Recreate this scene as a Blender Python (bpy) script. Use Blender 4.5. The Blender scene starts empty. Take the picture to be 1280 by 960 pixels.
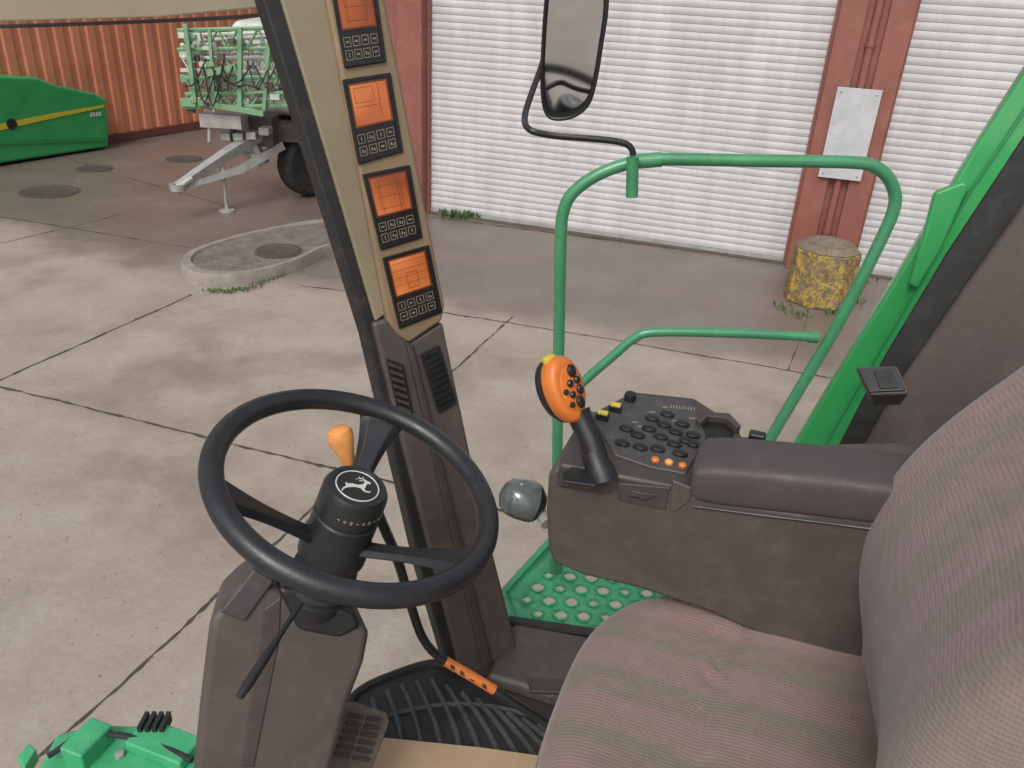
import bpy, bmesh, math, random
from mathutils import Vector as V, Matrix
random.seed(7)
C = bpy.context.scene.collection
sc = bpy.context.scene
R_ = math.radians
# ------------------------------------------------------------------ camera frame
CAM = V((0, 0, 3.1)); TH = R_(27); AL = R_(3.2); FP = 1000.0
F = V((0, math.cos(TH), -math.sin(TH))); R0 = V((1, 0, 0)); U0 = V((0, math.sin(TH), math.cos(TH)))
RR = R0*math.cos(AL) + U0*math.sin(AL); UU = U0*math.cos(AL) - R0*math.sin(AL)
cd = bpy.data.cameras.new('camera'); co = bpy.data.objects.new('camera', cd); C.objects.link(co)
cd.sensor_width = 36; cd.lens = 36*FP/1280; cd.clip_start = .03; cd.clip_end = 2000
co.matrix_world = Matrix(((RR.x, UU.x, -F.x, CAM.x), (RR.y, UU.y, -F.y, CAM.y), (RR.z, UU.z, -F.z, CAM.z), (0, 0, 0, 1)))
sc.camera = co
def ray(x, y): return F + RR*((x-640)/FP) - UU*((y-480)/FP)
def P(x, y, d): return CAM + ray(x, y)*d
def on(x, y, O, N):
    r = ray(x, y); return CAM + r*((V(O)-CAM).dot(V(N))/r.dot(V(N)))
def G(x, y, z=0): return on(x, y, (0, 0, z), (0, 0, 1))
def proj(p):
    v = p-CAM; d = v.dot(F); return 640+v.dot(RR)/d*FP, 480-v.dot(UU)/d*FP
# machine axes
FW = V((-.95, .31, 0)).normalized(); BK = -FW; RT = V((.31, .95, 0)).normalized(); Z = V((0, 0, 1))
# ------------------------------------------------------------------ materials
def nt(name):
    m = bpy.data.materials.new(name); m.use_nodes = True
    t = m.node_tree; return m, t, t.nodes['Principled BSDF']
def noise(t, scale, detail=6, rough=.6, vec=None, dist=0):
    n = t.nodes.new('ShaderNodeTexNoise'); n.inputs['Scale'].default_value = scale; n.inputs['Detail'].default_value = detail
    n.inputs['Roughness'].default_value = rough; n.inputs['Distortion'].default_value = dist
    if vec: t.links.new(vec, n.inputs['Vector'])
    return n
def ramp(t, fac, stops):
    r = t.nodes.new('ShaderNodeValToRGB'); e = r.color_ramp.elements
    while len(e) < len(stops): e.new(.5)
    for k, (p, c) in enumerate(stops):
        e[k].position = p; e[k].color = (*c, 1) if len(c) == 3 else c
    t.links.new(fac, r.inputs[0]); return r
def mixc(t, fac, a, b, mode='MIX'):
    m = t.nodes.new('ShaderNodeMix'); m.data_type = 'RGBA'; m.blend_type = mode
    for s, v in ((m.inputs[0], fac), (m.inputs[6], a), (m.inputs[7], b)):
        if hasattr(v, 'links'): t.links.new(v, s)
        elif isinstance(v, (int, float)): s.default_value = v
        else: s.default_value = (*v, 1)
    return m.outputs[2]
def mth(t, op, a, b=None, clamp=False):
    m = t.nodes.new('ShaderNodeMath'); m.operation = op; m.use_clamp = clamp
    for s, v in ((m.inputs[0], a), (m.inputs[1], b)):
        if v is None: continue
        if hasattr(v, 'links'): t.links.new(v, s)
        else: s.default_value = v
    return m.outputs[0]
def bump(t, b, h, strength, dist=.002):
    n = t.nodes.new('ShaderNodeBump'); n.inputs['Strength'].default_value = strength; n.inputs['Distance'].default_value = dist
    t.links.new(h, n.inputs['Height']); t.links.new(n.outputs[0], b.inputs['Normal'])
def mat(name, c1, c2=None, scale=6, rough=.5, bs=0, bscale=200, bd=.001, metal=0, emit=0, spec=.5, dust=0, dustc=(.30, .27, .23), coat=0):
    m, t, b = nt(name)
    tc = t.nodes.new('ShaderNodeTexCoord').outputs['Object']
    c2 = c2 or tuple(x*.75 for x in c1)
    n = noise(t, scale, 8, .65, tc)
    col = ramp(t, n.outputs[0], [(.3, c2), (.7, c1)]).outputs[0]
    if dust:
        d = ramp(t, noise(t, scale*3.7, 10, .75, tc).outputs[0], [(.5, (0, 0, 0)), (.8, (dust,)*3)]).outputs[0]
        col = mixc(t, d, col, dustc)
    t.links.new(col, b.inputs['Base Color'])
    rr = ramp(t, noise(t, scale*2.3, 6, .6, tc).outputs[0], [(.3, (max(rough-.1, .02),)*3), (.7, (min(rough+.12, 1),)*3)])
    t.links.new(rr.outputs[0], b.inputs['Roughness'])
    b.inputs['Metallic'].default_value = metal; b.inputs['Specular IOR Level'].default_value = spec
    if coat: b.inputs['Coat Weight'].default_value = coat; b.inputs['Coat Roughness'].default_value = .1
    if bs: bump(t, b, noise(t, bscale, 3, .6, tc).outputs[0], bs, bd)
    if emit:
        t.links.new(col, b.inputs['Emission Color']); b.inputs['Emission Strength'].default_value = emit
    return m
M = {}
M['brown'] = mat('brown_plastic', (.082, .066, .059), (.060, .048, .043), 7, .5, .5, 500, .0008, dust=.14)
M['brownD'] = mat('dark_brown_plastic', (.055, .044, .040), (.040, .032, .030), 7, .5, .4, 500, .0008, dust=.10)
M['pad'] = mat('armrest_vinyl', (.066, .052, .053), (.052, .041, .042), 9, .58, .6, 320, .001, dust=.08)
M['tan'] = mat('tan_plastic', (.235, .165, .098), (.18, .125, .073), 5, .5, .4, 400, .0006, dust=.12)
M['cream'] = mat('cream_trim', (.24, .20, .135), (.19, .155, .10), 5, .5, dust=.1)
M['black'] = mat('black_plastic', (.016, .016, .018), (.010, .010, .012), 8, .38, .3, 400, .0006, dust=.05)
M['bezel'] = mat('monitor_bezel', (.012, .011, .011), (.008, .008, .008), 8, .3, dust=.04)
M['rubber'] = mat('black_rubber', (.013, .013, .014), (.009, .009, .009), 6, .6, .4, 200, .001, dust=.12)
M['matr'] = mat('dusty_mat_rubber', (.016, .016, .017), (.010, .010, .010), 8, .5, .5, 150, .001, dust=.15, dustc=(.16, .15, .14))
M['matrib'] = mat('worn_rib_rubber', (.050, .049, .048), (.028, .028, .028), 12, .45, .5, 150, .001, dust=.4, dustc=(.17, .16, .15))
M['rim'] = mat('wheel_rim_plastic', (.018, .019, .023), (.012, .013, .016), 12, .36, .5, 350, .0006, dust=.05)
M['orange'] = mat('orange_plastic', (.66, .19, .034), (.50, .13, .022), 14, .38, dust=.2, dustc=(.28, .12, .05))
M['peach'] = mat('worn_orange_knob', (.78, .34, .11), (.60, .23, .06), 30, .4)
M['yellow'] = mat('yellow_plastic', (.58, .47, .05), (.46, .36, .03), 20, .4)
M['grey'] = mat('console_grey', (.055, .052, .055), (.042, .039, .042), 10, .42, .3, 400, .0006, dust=.2)
M['button'] = mat('button_black', (.014, .014, .016), (.009, .009, .011), 20, .3)
M['white'] = mat('silver_print', (.56, .56, .54), (.46, .46, .44), 20, .35)
M['icon'] = mat('icon_print', (.24, .20, .145), (.17, .14, .10), 20, .5)
M['green'] = mat('green_paint', (.022, .25, .080), (.014, .19, .058), 5, .3, .2, 60, .001, dust=.3, dustc=(.18, .27, .16), coat=.4)
M['mint'] = mat('worn_mint_green', (.055, .38, .17), (.035, .28, .12), 9, .35, .3, 80, .001, dust=.4, dustc=(.22, .38, .24), coat=.3)
M['rail'] = mat('green_rail_paint', (.055, .255, .120), (.035, .19, .085), 9, .33, .3, 120, .001, dust=.3, dustc=(.22, .31, .22), coat=.3)
M['bodyg'] = mat('faded_green_panel', (.035, .32, .095), (.024, .25, .07), 3, .32, 0, dust=.22, dustc=(.16, .34, .18), coat=.3)
M['glassgrey'] = mat('lamp_grey', (.12, .14, .14), (.06, .075, .075), 20, .15, coat=.8)
M['steel'] = mat('galvanised_steel', (.42, .42, .40), (.28, .28, .27), 6, .45, .3, 50, .003, metal=.3, dust=.3, dustc=(.2, .13, .08))
M['red'] = mat('red_brown_steel', (.26, .092, .072), (.19, .065, .052), 1.6, .5, .3, 30, .004, dust=.45, dustc=(.32, .17, .13))
M['redD'] = mat('dark_red_brown_paint', (.17, .05, .04), (.12, .035, .03), 2, .55, dust=.3)  # deep red brown paint of the container frame rails
M['ycrate'] = mat('yellow_bin', (.75, .36, .05), (.6, .27, .04), 3, .5)
M['darkroof'] = mat('building_wall', (.33, .30, .28), (.25, .22, .2), 2, .7)
M['iron'] = mat('cast_iron', (.095, .080, .068), (.06, .05, .043), 9, .55, .8, 90, .01, dust=.4)
M['roofl'] = mat('roof_lining', (.66, .60, .48), (.58, .52, .41), 8, .8, .5, 300, .001)
M['joint'] = mat('joint_dirt', (.085, .070, .056), (.036, .030, .024), 14, .9, 1, 60, .01)
M['tyre'] = mat('tyre_rubber', (.02, .02, .02), (.012, .012, .012), 5, .8, dust=.3)
M['cardm'] = mat('tan_mat', (.42, .29, .18), (.35, .24, .145), 6, .8, .4, 300, .001, dust=.25)
M['weed'] = mat('weed_leaf', (.07, .13, .03), (.035, .07, .015), 9, .6)
M['leaf'] = mat('leaf_litter', (.20, .14, .085), (.12, .085, .05), 9, .7)
M['paleg'] = mat('pale_green_boom', (.19, .35, .20), (.11, .23, .12), 4, .5, dust=.4, dustc=(.4, .45, .36))

def screen_mat():
    m, t, b = nt('orange_screen'); tc = t.nodes.new('ShaderNodeTexCoord').outputs['Object']
    col = ramp(t, noise(t, 7, 2, .4, tc).outputs[0], [(.30, (.20, .045, .014)), (.5, (.40, .105, .030)), (.72, (.62, .20, .065))]).outputs[0]
    t.links.new(col, b.inputs['Base Color']); t.links.new(col, b.inputs['Emission Color']); b.inputs['Emission Strength'].default_value = .22
    b.inputs['Roughness'].default_value = .15; return m
M['screen'] = screen_mat()
M['screenedge'] = mat('screen_dark_edge', (.13, .032, .012), (.10, .024, .010), 9, .25)
M['scrline'] = mat('screen_line', (.16, .036, .012), (.13, .03, .01), 9, .3)
def mirror_mat():
    m, t, b = nt('mirror_glass'); b.inputs['Base Color'].default_value = (.6, .61, .62, 1); b.inputs['Metallic'].default_value = 1; b.inputs['Roughness'].default_value = .05; return m
M['mirror'] = mirror_mat()
def shutter_mat():
    m, t, b = nt('white_shutter'); tc = t.nodes.new('ShaderNodeTexCoord').outputs['Object']
    mp = t.nodes.new('ShaderNodeMapping'); mp.inputs['Scale'].default_value = (3, 3, .5); t.links.new(tc, mp.inputs[0])
    a = ramp(t, noise(t, 1.2, 10, .7, mp.outputs[0]).outputs[0], [(.3, (.40, .39, .39)), (.65, (.51, .505, .52))]).outputs[0]
    g = ramp(t, noise(t, 9, 8, .7, tc).outputs[0], [(.55, (0, 0, 0)), (.8, (.4,)*3)]).outputs[0]
    t.links.new(mixc(t, g, a, (.32, .27, .24)), b.inputs['Base Color']); b.inputs['Roughness'].default_value = .45; return m
M['shutter'] = shutter_mat()
def bollard_mat():
    m, t, b = nt('peeling_yellow_concrete'); tc = t.nodes.new('ShaderNodeTexCoord').outputs['Object']
    base = ramp(t, noise(t, 8, 9, .7, tc).outputs[0], [(.3, (.070, .050, .036)), (.7, (.21, .16, .11))]).outputs[0]
    k = ramp(t, noise(t, 13, 15, .9, tc, .2).outputs[0], [(.505, (0, 0, 0)), (.525, (1, 1, 1))]).outputs[0]
    ye = ramp(t, noise(t, 5, 8, .7, tc).outputs[0], [(.3, (.34, .22, .03)), (.7, (.54, .37, .05))]).outputs[0]
    t.links.new(mixc(t, k, base, ye), b.inputs['Base Color']); b.inputs['Roughness'].default_value = .8
    bump(t, b, noise(t, 30, 6, .7, tc).outputs[0], .8, .01); return m
M['bollard'] = bollard_mat()
def fabric(name, rot, bandaxis, c1, c2, period=.14, ph=0):
    m, t, b = nt(name); tc = t.nodes.new('ShaderNodeTexCoord').outputs['Object']
    mp = t.nodes.new('ShaderNodeMapping'); mp.inputs['Rotation'].default_value = (0, 0, rot); t.links.new(tc, mp.inputs[0])
    sx = t.nodes.new('ShaderNodeSeparateXYZ'); t.links.new(mp.outputs[0], sx.inputs[0])
    ax = {'x': 0, 'y': 1, 'z': 2}
    fine = sx.outputs[ax[bandaxis[0]]]; wide = sx.outputs[ax[bandaxis[1]]]; cross = sx.outputs[ax[bandaxis[2]]]
    def wave(s_, per, ph_=0):
        o = mth(t, 'MULTIPLY_ADD', mth(t, 'SINE', mth(t, 'ADD', mth(t, 'MULTIPLY', s_, 2*math.pi/per), ph_)), .5); o.node.inputs[2].default_value = .5; return o
    f = wave(fine, .0058); w = wave(wide, period, ph); w2 = wave(wide, period*.37, 1.3); dots = wave(cross, .0042)
    n1 = noise(t, 4, 8, .6, tc).outputs[0]
    mixv = mth(t, 'ADD', mth(t, 'ADD', mth(t, 'MULTIPLY', w, .46), mth(t, 'MULTIPLY', w2, .24)), mth(t, 'MULTIPLY', n1, .30))
    wsh = ramp(t, mixv, [(.30, (0, 0, 0)), (.68, (1, 1, 1))]).outputs[0]
    base = mixc(t, wsh, c1, c2)
    base = mixc(t, mth(t, 'MULTIPLY', mth(t, 'MULTIPLY', f, dots), .5), base, tuple(x*.5 for x in c1))
    fuzz = ramp(t, noise(t, 60, 8, .8, tc).outputs[0], [(.4, (0, 0, 0)), (.8, (.4,)*3)]).outputs[0]
    base = mixc(t, fuzz, base, (.28, .225, .21))
    st_ = ramp(t, noise(t, 6, 8, .7, tc, .3).outputs[0], [(.52, (0, 0, 0)), (.78, (.5,)*3)]).outputs[0]
    base = mixc(t, st_, base, (.115, .082, .070))
    t.links.new(base, b.inputs['Base Color']); b.inputs['Roughness'].default_value = .95
    b.inputs['Specular IOR Level'].default_value = .15; b.inputs['Sheen Weight'].default_value = .2
    bump(t, b, mth(t, 'ADD', mth(t, 'MULTIPLY', f, .6), mth(t, 'MULTIPLY', noise(t, 300, 3, .6, tc).outputs[0], .7)), .6, .0010); return m
M['seatf'] = fabric('seat_cushion_fabric', R_(18), 'yyx', (.222, .150, .140), (.165, .145, .108), .11)
M['backf'] = fabric('seat_back_fabric', R_(18), 'zyx', (.245, .170, .168), (.185, .160, .135), .12, 1)

# ------------------------------------------------------------------ mesh builder
wloc = {}
class MB:
    def __init__(s): s.v = []; s.f = []
    def add(s, vs, fs):
        o = len(s.v); s.v += [V(p) for p in vs]; s.f += [tuple(i+o for i in f) for f in fs]
    def prism(s, pts, vec, top=1.0):
        n = len(pts); vec = V(vec); c = sum((V(p) for p in pts), V())/n
        up = [c+(V(p)-c)*top+vec for p in pts]
        s.add(list(pts)+up, [tuple(range(n)), tuple(range(2*n-1, n-1, -1))]+[(i, (i+1) % n, n+(i+1) % n, n+i) for i in range(n)])
    def sheet(s, pts): s.add(pts, [tuple(range(len(pts)))])
    def box(s, c, a, b, d):
        c, a, b, d = V(c), V(a), V(b), V(d)
        s.prism([c-a-b-d, c+a-b-d, c+a+b-d, c-a+b-d], d*2)
    def tube(s, path, r, seg=12, closed=False):
        n = len(path); path = [V(p) for p in path]; rs = r if isinstance(r, (list, tuple)) else [r]*n
        tan = []
        for i in range(n):
            a = path[(i-1) % n] if closed or i > 0 else path[i]; b = path[(i+1) % n] if closed or i < n-1 else path[i]
            tan.append((b-a).normalized())
        u = tan[0].orthogonal().normalized(); vs = []
        for i in range(n):
            u = (u - tan[i]*u.dot(tan[i])).normalized(); w = tan[i].cross(u)
            for k in range(seg):
                an = 2*math.pi*k/seg; vs.append(path[i]+(u*math.cos(an)+w*math.sin(an))*rs[i])
        fs = []
        m = n if closed else n-1
        for i in range(m):
            for k in range(seg):
                a = i*seg+k; b = i*seg+(k+1) % seg; j = (i+1) % n
                fs.append((a, b, j*seg+(k+1) % seg, j*seg+k))
        if not closed: fs += [tuple(range(seg-1, -1, -1)), tuple(range((n-1)*seg, n*seg))]
        s.add(vs, fs)
    def lathe(s, o, ax, prof, seg=32, sx=1, ux=None):
        o = V(o); ax = V(ax).normalized(); u = (V(ux)-ax*V(ux).dot(ax)).normalized() if ux else ax.orthogonal().normalized(); w = ax.cross(u)
        vs = []
        for (r, h) in prof:
            for k in range(seg):
                an = 2*math.pi*k/seg; vs.append(o+ax*h+u*(math.cos(an)*r*sx)+w*(math.sin(an)*r))
        fs = [(i*seg+k, i*seg+(k+1) % seg, (i+1)*seg+(k+1) % seg, (i+1)*seg+k) for i in range(len(prof)-1) for k in range(seg)]
        fs += [tuple(range(seg-1, -1, -1)), tuple(range((len(prof)-1)*seg, len(prof)*seg))]
        s.add(vs, fs)
    def rings(s, rings):
        n = len(rings[0]); L = len(rings)
        s.add([p for r in rings for p in r], [(i*n+k, i*n+(k+1) % n, (i+1)*n+(k+1) % n, (i+1)*n+k) for i in range(L-1) for k in range(n)]+[tuple(range(n)), tuple(range((L-1)*n, L*n))])
    def build(s, name, m, parent=None, bevel=0, label=None, cat=None, kind=None, group=None, sharp=35, recalc=True, seg=3, subsurf=0):
        if parent is None:
            xs = [p.x for p in s.v]; ys = [p.y for p in s.v]; zs = [p.z for p in s.v]
            base = V(((min(xs)+max(xs))/2, (min(ys)+max(ys))/2, min(zs)))
            if kind == 'structure': base = V((0, 0, 0))
        else: base = wloc[parent]
        me = bpy.data.meshes.new(name); me.from_pydata([p-base for p in s.v], [], s.f)
        bm = bmesh.new(); bm.from_mesh(me)
        if recalc: bmesh.ops.recalc_face_normals(bm, faces=bm.faces)
        bm.to_mesh(me); bm.free()
        for p in me.polygons: p.use_smooth = True
        if not bevel: me.set_sharp_from_angle(angle=R_(sharp))
        o = bpy.data.objects.new(name, me); C.objects.link(o); me.materials.append(M[m] if isinstance(m, str) else m)
        if parent is None: o.location = base
        else: o.parent = parent
        wloc[o] = base
        if bevel:
            b = o.modifiers.new('bevel', 'BEVEL'); b.width = bevel; b.segments = seg; b.limit_method = 'ANGLE'; b.angle_limit = R_(30); b.harden_normals = True
        if subsurf:
            b = o.modifiers.new('sub', 'SUBSURF'); b.levels = b.render_levels = subsurf
        if label: o['label'] = label
        if cat: o['category'] = cat
        if kind: o['kind'] = kind
        if group: o['group'] = group
        return o
def thing(name, label, cat, loc, group=None):
    o = bpy.data.objects.new(name, None); C.objects.link(o); o.location = loc; o.empty_display_size = .1
    o['label'] = label; o['category'] = cat; wloc[o] = V(loc)
    if group: o['group'] = group
    return o
def cat_(pts, n=6, closed=False):
    pts = [V(p) for p in pts]; out = []; N = len(pts)
    for i in range(N if closed else N-1):
        p1, p2 = pts[i], pts[(i+1) % N]
        p0 = pts[i-1] if closed or i > 0 else p1*2-p2
        p3 = pts[(i+2) % N] if closed or i < N-2 else p2*2-p1
        for k in range(n):
            t = k/n
            out.append(.5*((2*p1)+(p2-p0)*t+(2*p0-5*p1+4*p2-p3)*t*t+(3*p1-p0-3*p2+p3)*t**3))
    if not closed: out.append(pts[-1])
    return out

# ------------------------------------------------------------------ ground
B0 = G(527, 263); B1 = G(1100, 345)
BU = (B1-B0); BU.z = 0; BU.normalize(); BN = V((BU.y, -BU.x, 0))
if BN.dot(-B0) < 0: BN = -BN
def ground_mat():
    m, t, b = nt('yard_concrete'); tc = t.nodes.new('ShaderNodeTexCoord').outputs['Object']
    big = noise(t, .3, 8, .6, tc).outputs[0]; mid = noise(t, 1.3, 12, .72, tc).outputs[0]; fin = noise(t, 26, 8, .75, tc).outputs[0]
    base = ramp(t, mid, [(.28, (.205, .168, .135)), (.5, (.290, .248, .208)), (.72, (.360, .318, .276))]).outputs[0]
    base = mixc(t, ramp(t, fin, [(.35, (0, 0, 0)), (.75, (.5,)*3)]).outputs[0], base, (.42, .38, .335))
    dk = ramp(t, noise(t, 75, 5, .7, tc).outputs[0], [(.32, (.6,)*3), (.44, (0, 0, 0))]).outputs[0]
    base = mixc(t, dk, base, (.17, .14, .11))
    speck = ramp(t, noise(t, 14, 12, .9, tc).outputs[0], [(.38, (.6,)*3), (.47, (0, 0, 0))]).outputs[0]
    base = mixc(t, speck, base, (.20, .16, .125))
    warm = ramp(t, noise(t, .7, 8, .65, tc).outputs[0], [(.42, (0, 0, 0)), (.72, (.6,)*3)]).outputs[0]
    base = mixc(t, warm, base, (.265, .20, .155))
    dot = t.nodes.new('ShaderNodeVectorMath'); dot.operation = 'DOT_PRODUCT'; t.links.new(tc, dot.inputs[0]); dot.inputs[1].default_value = -BN
    edge = G(700, 414).dot(-BN)
    dist = mth(t, 'SUBTRACT', dot.outputs['Value'], edge)
    s = mth(t, 'ADD', mth(t, 'MULTIPLY', dist, 1.0), mth(t, 'MULTIPLY', mth(t, 'SUBTRACT', big, .44), 3.0))
    s = mth(t, 'ADD', s, mth(t, 'MULTIPLY', mth(t, 'SUBTRACT', mid, .5), 2.2))
    wet = ramp(t, s, [(0.0, (0, 0, 0)), (.7, (1, 1, 1))]).outputs[0]
    wcol = ramp(t, mid, [(.3, (.085, .070, .061)), (.55, (.135, .115, .10)), (.72, (.185, .165, .148))]).outputs[0]
    wcol = mixc(t, ramp(t, noise(t, .5, 8, .6, tc).outputs[0], [(.42, (0, 0, 0)), (.62, (.6,)*3)]).outputs[0], wcol, (.14, .092, .072))
    base = mixc(t, mth(t, 'MULTIPLY', wet, .9), base, mixc(t, ramp(t, fin, [(.4, (0, 0, 0)), (.8, (.35,)*3)]).outputs[0], wcol, (.25, .22, .19)))
    pud = ramp(t, noise(t, .6, 12, .66, tc, .2).outputs[0], [(.50, (0, 0, 0)), (.64, (1, 1, 1))]).outputs[0]
    base = mixc(t, mth(t, 'MULTIPLY', pud, .5), base, (.145, .115, .095))
    t.links.new(base, b.inputs['Base Color'])
    ro = mth(t, 'SUBTRACT', .78, mth(t, 'MULTIPLY', mth(t, 'MAXIMUM', wet, pud), .46)); ro2 = mth(t, 'ADD', ro, mth(t, 'MULTIPLY', mth(t, 'SUBTRACT', fin, .5), .5))
    t.links.new(ro2, b.inputs['Roughness'])
    bump(t, b, mth(t, 'ADD', fin, mth(t, 'MULTIPLY', noise(t, 120, 4, .7, tc).outputs[0], .5)), .5, .006)
    return m
M['ground'] = ground_mat()
g = MB(); g.sheet([V((-400, -400, 0)), V((400, -400, 0)), V((400, 400, 0)), V((-400, 400, 0))]); g.build('ground', 'ground', kind='structure')
M['kerbc'] = mat('kerb_concrete', (.29, .26, .225), (.18, .152, .13), 5, .8, .8, 40, .01, dust=.3)
j = MB()
def crack(px, w=.028, z=.004, step=.12, jit=.009):
    pts = [G(x, y, z) for x, y in px]
    L = []; w *= .8
    for a, b in zip(pts[:-1], pts[1:]):
        n = max(2, int((b-a).length/step)); L += [a.lerp(b, k/n) for k in range(n)]
    L.append(pts[-1]); d = (pts[-1]-pts[0]).normalized(); s = V((-d.y, d.x, 0)); off = 0; vs = []
    for p in L:
        off = off*.85+random.uniform(-jit, jit)*.6; ww = w*random.choice([.3, .6, .8, 1, 1.4])*random.uniform(.7, 1.0)/2
        vs += [p+s*(off-ww), p+s*(off+ww)]
    j.add(vs, [(2*i, 2*i+1, 2*i+3, 2*i+2) for i in range(len(L)-1)])
crack([(-200, 560), (0, 475), (240, 368)], .032, step=.05)
crack([(-200, 437), (0, 483), (500, 605), (640, 640)], .036, step=.05)
crack([(20, 972), (385, 640), (565, 465), (640, 396)], .028, step=.05)
crack([(548, 389), (700, 413), (1035, 472), (1200, 500)], .03, step=.05)
crack([(-60, 262), (60, 280), (250, 312)], .025)
crack([(-60, 318), (60, 290), (150, 268)], .018)
crack([(375, 357), (470, 368)], .025)
crack([(985, 462), (1010, 395)], .015)
crack([(60, 190), (160, 222), (300, 262)], .02)
crack([(-500, 800), (-100, 735)], .03)
crack([(540, 271), (880, 315), (990, 331)], .06, step=.08)
j.build('ground_joint', 'joint', kind='structure')

def manhole(px, py, r, label, z=0):
    c = G(px, py, z); t = thing('manhole_cover', label, 'manhole cover', c)
    m = MB(); m.lathe(c+V((0, 0, .002)), Z, [(r+.04, 0), (r+.04, .006), (r+.012, .008), (r+.012, .002)], 40); m.build('frame', 'iron', t)
    m = MB(); m.lathe(c+V((0, 0, .003)), Z, [(r, 0), (r, .009), (r-.03, .009), (r-.035, .006), (.02, .006)], 40)
    for k in range(-4, 5):
        h = math.sqrt(max(0, (r-.06)**2-(k*r/5)**2))
        m.box(c+V((k*r/5, 0, .011)), (r*.03, 0, 0), (0, h, 0), (0, 0, .0015))
    m.build('lid', 'iron', t)
manhole(62, 240, .36, 'round iron manhole cover in open yard, largest and nearest the green machine')
manhole(118, 211, .24, 'small faint manhole cover close to the green machine base')
manhole(230, 199, .26, 'manhole cover between the yellow bin and grey trailer drawbar')
isl = [(224, 338), (240, 325), (290, 308), (350, 294), (405, 285), (480, 279), (500, 300), (470, 312), (415, 319), (375, 338), (330, 352), (285, 359), (245, 357), (228, 349)]
ip = cat_([G(x, y, .0) for x, y in isl], 4, True)
it = thing('kerb_island', 'low raised concrete island with rounded kerb and manhole lid', 'kerb', sum(ip, V())/len(ip))
m = MB(); c0 = sum(ip, V())/len(ip)
inn = [c0+(p-c0)*.86 for p in ip]; o2 = [c0+(p-c0)*.98 for p in ip]
m.rings([ip, [p+Z*.10 for p in o2], [p+Z*.135 for p in [c0+(q-c0)*.96 for q in ip]], [p+Z*.135 for p in [c0+(q-c0)*.875 for q in ip]], [p+Z*.10 for p in inn]]); m.build('kerb', 'kerbc', it, sharp=50)
m = MB(); m.prism([p+Z*.104 for p in inn], V((0, 0, .006)))
m.build('island_top', mat('island_paving', (.19, .17, .148), (.095, .083, .072), 6, .75, 1, 25, .02, dust=.4), it)
manhole(348, 314, .23, 'manhole cover set in the raised kerb island', .112)

def weeds(name, label, spots, n, h, spread, cat='weeds'):
    m = MB()
    for (x, y) in spots:
        c = G(x, y)
        for _ in range(n):
            a = random.uniform(0, 6.28); q = c+V((math.cos(a), math.sin(a), 0))*random.uniform(0, spread)+V((0, 0, .005))
            l = random.uniform(.4, 1)*h; dd = V((random.uniform(-.7, .7), random.uniform(-.7, .7), 1)).normalized(); s = V((math.cos(a*3), math.sin(a*3), 0))*l*.12
            m.add([q-s*.5, q+s*.5, q+dd*l*.6+s, q+dd*l, q+dd*l*.6-s], [(0, 1, 2, 3, 4)])
    m.build(name, 'weed', label=label, cat=cat, kind='stuff', recalc=False)
weeds('kerb_weeds', 'green moss and weeds along the near edge of the kerb island', [(262+k*8, y) for k, y in enumerate([364, 365, 366, 366, 365, 364, 362, 360, 356, 352, 348, 344, 339, 334, 329, 324])], 34, .05, .09)
weeds('door_weeds', 'small green weeds growing at the foot of the left shutter', [(556, 271), (566, 272), (578, 273), (590, 273)], 26, .14, .12)
weeds('bollard_weeds', 'thin weeds around the base of the yellow concrete bollard', [(980, 388), (1000, 396), (1040, 394), (1066, 372), (1080, 352), (1072, 380)], 18, .10, .15)
m = MB()
for _ in range(500):
    x = random.uniform(-20, 1100); y = random.uniform(270, 900)
    if y > 600 and x > 300: continue
    q = G(x, y, .006); s = random.uniform(.003, .009); a = random.uniform(0, 6.28); u = V((math.cos(a), math.sin(a), random.uniform(-.2, .3)))*s; w = V((-math.sin(a), math.cos(a), .2))*s*.5
    m.add([q-u, q+w, q+u+V((0, 0, .004)), q-w], [(0, 1, 2, 3)])
m.build('leaf_litter', 'leaf', label='scattered leaf bits and grit on the concrete yard', cat='litter', kind='stuff', recalc=False)

# ------------------------------------------------------------------ building
HB = 5.4
bt = thing('industrial_building', 'industrial building with white roller shutters between red brown columns', 'building', B0)
def uo(x, y, off): p = on(x, y, B0+BN*off, BN); return (p-B0).dot(BU)
def bp(u, off, z): return B0+BU*u+BN*off+Z*z
uL0, uL1 = uo(440, 150, .25), uo(527, 150, .25); uR0, uR1 = uo(1021, 150, .25), uo(1111, 150, .25)
def shutter(u0, u1):
    m = MB(); pitch = .088; zz = .06; prof = []
    while zz < 4.6:
        prof += [(0, zz), (.006, zz+.006), (.013, zz+pitch*.35), (.013, zz+pitch*.6), (.006, zz+pitch-.010), (0, zz+pitch-.004)]; zz += pitch
    n = len(prof); vs = [bp(u, o, z) for u in (u0, u1) for (o, z) in prof]
    m.add(vs, [(i, i+1, n+i+1, n+i) for i in range(n-1)])
    o = m.build('shutter', 'shutter', bt, sharp=20)
    b = MB(); b.box(bp((u0+u1)/2, .012, .032), BU*((u1-u0)/2), BN*.02, Z*.03); b.build('bottom_bar', 'steel', o)
    for u in (u0+.03, u1-.03):
        k = MB(); k.box(bp(u, .05, 2.3), BU*.03, BN*.03, Z*2.3); k.build('guide_rail', 'red', o)
shutter(uL1-.02, uR0+.02); shutter(uR1-.02, uR1+5.2)
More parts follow.
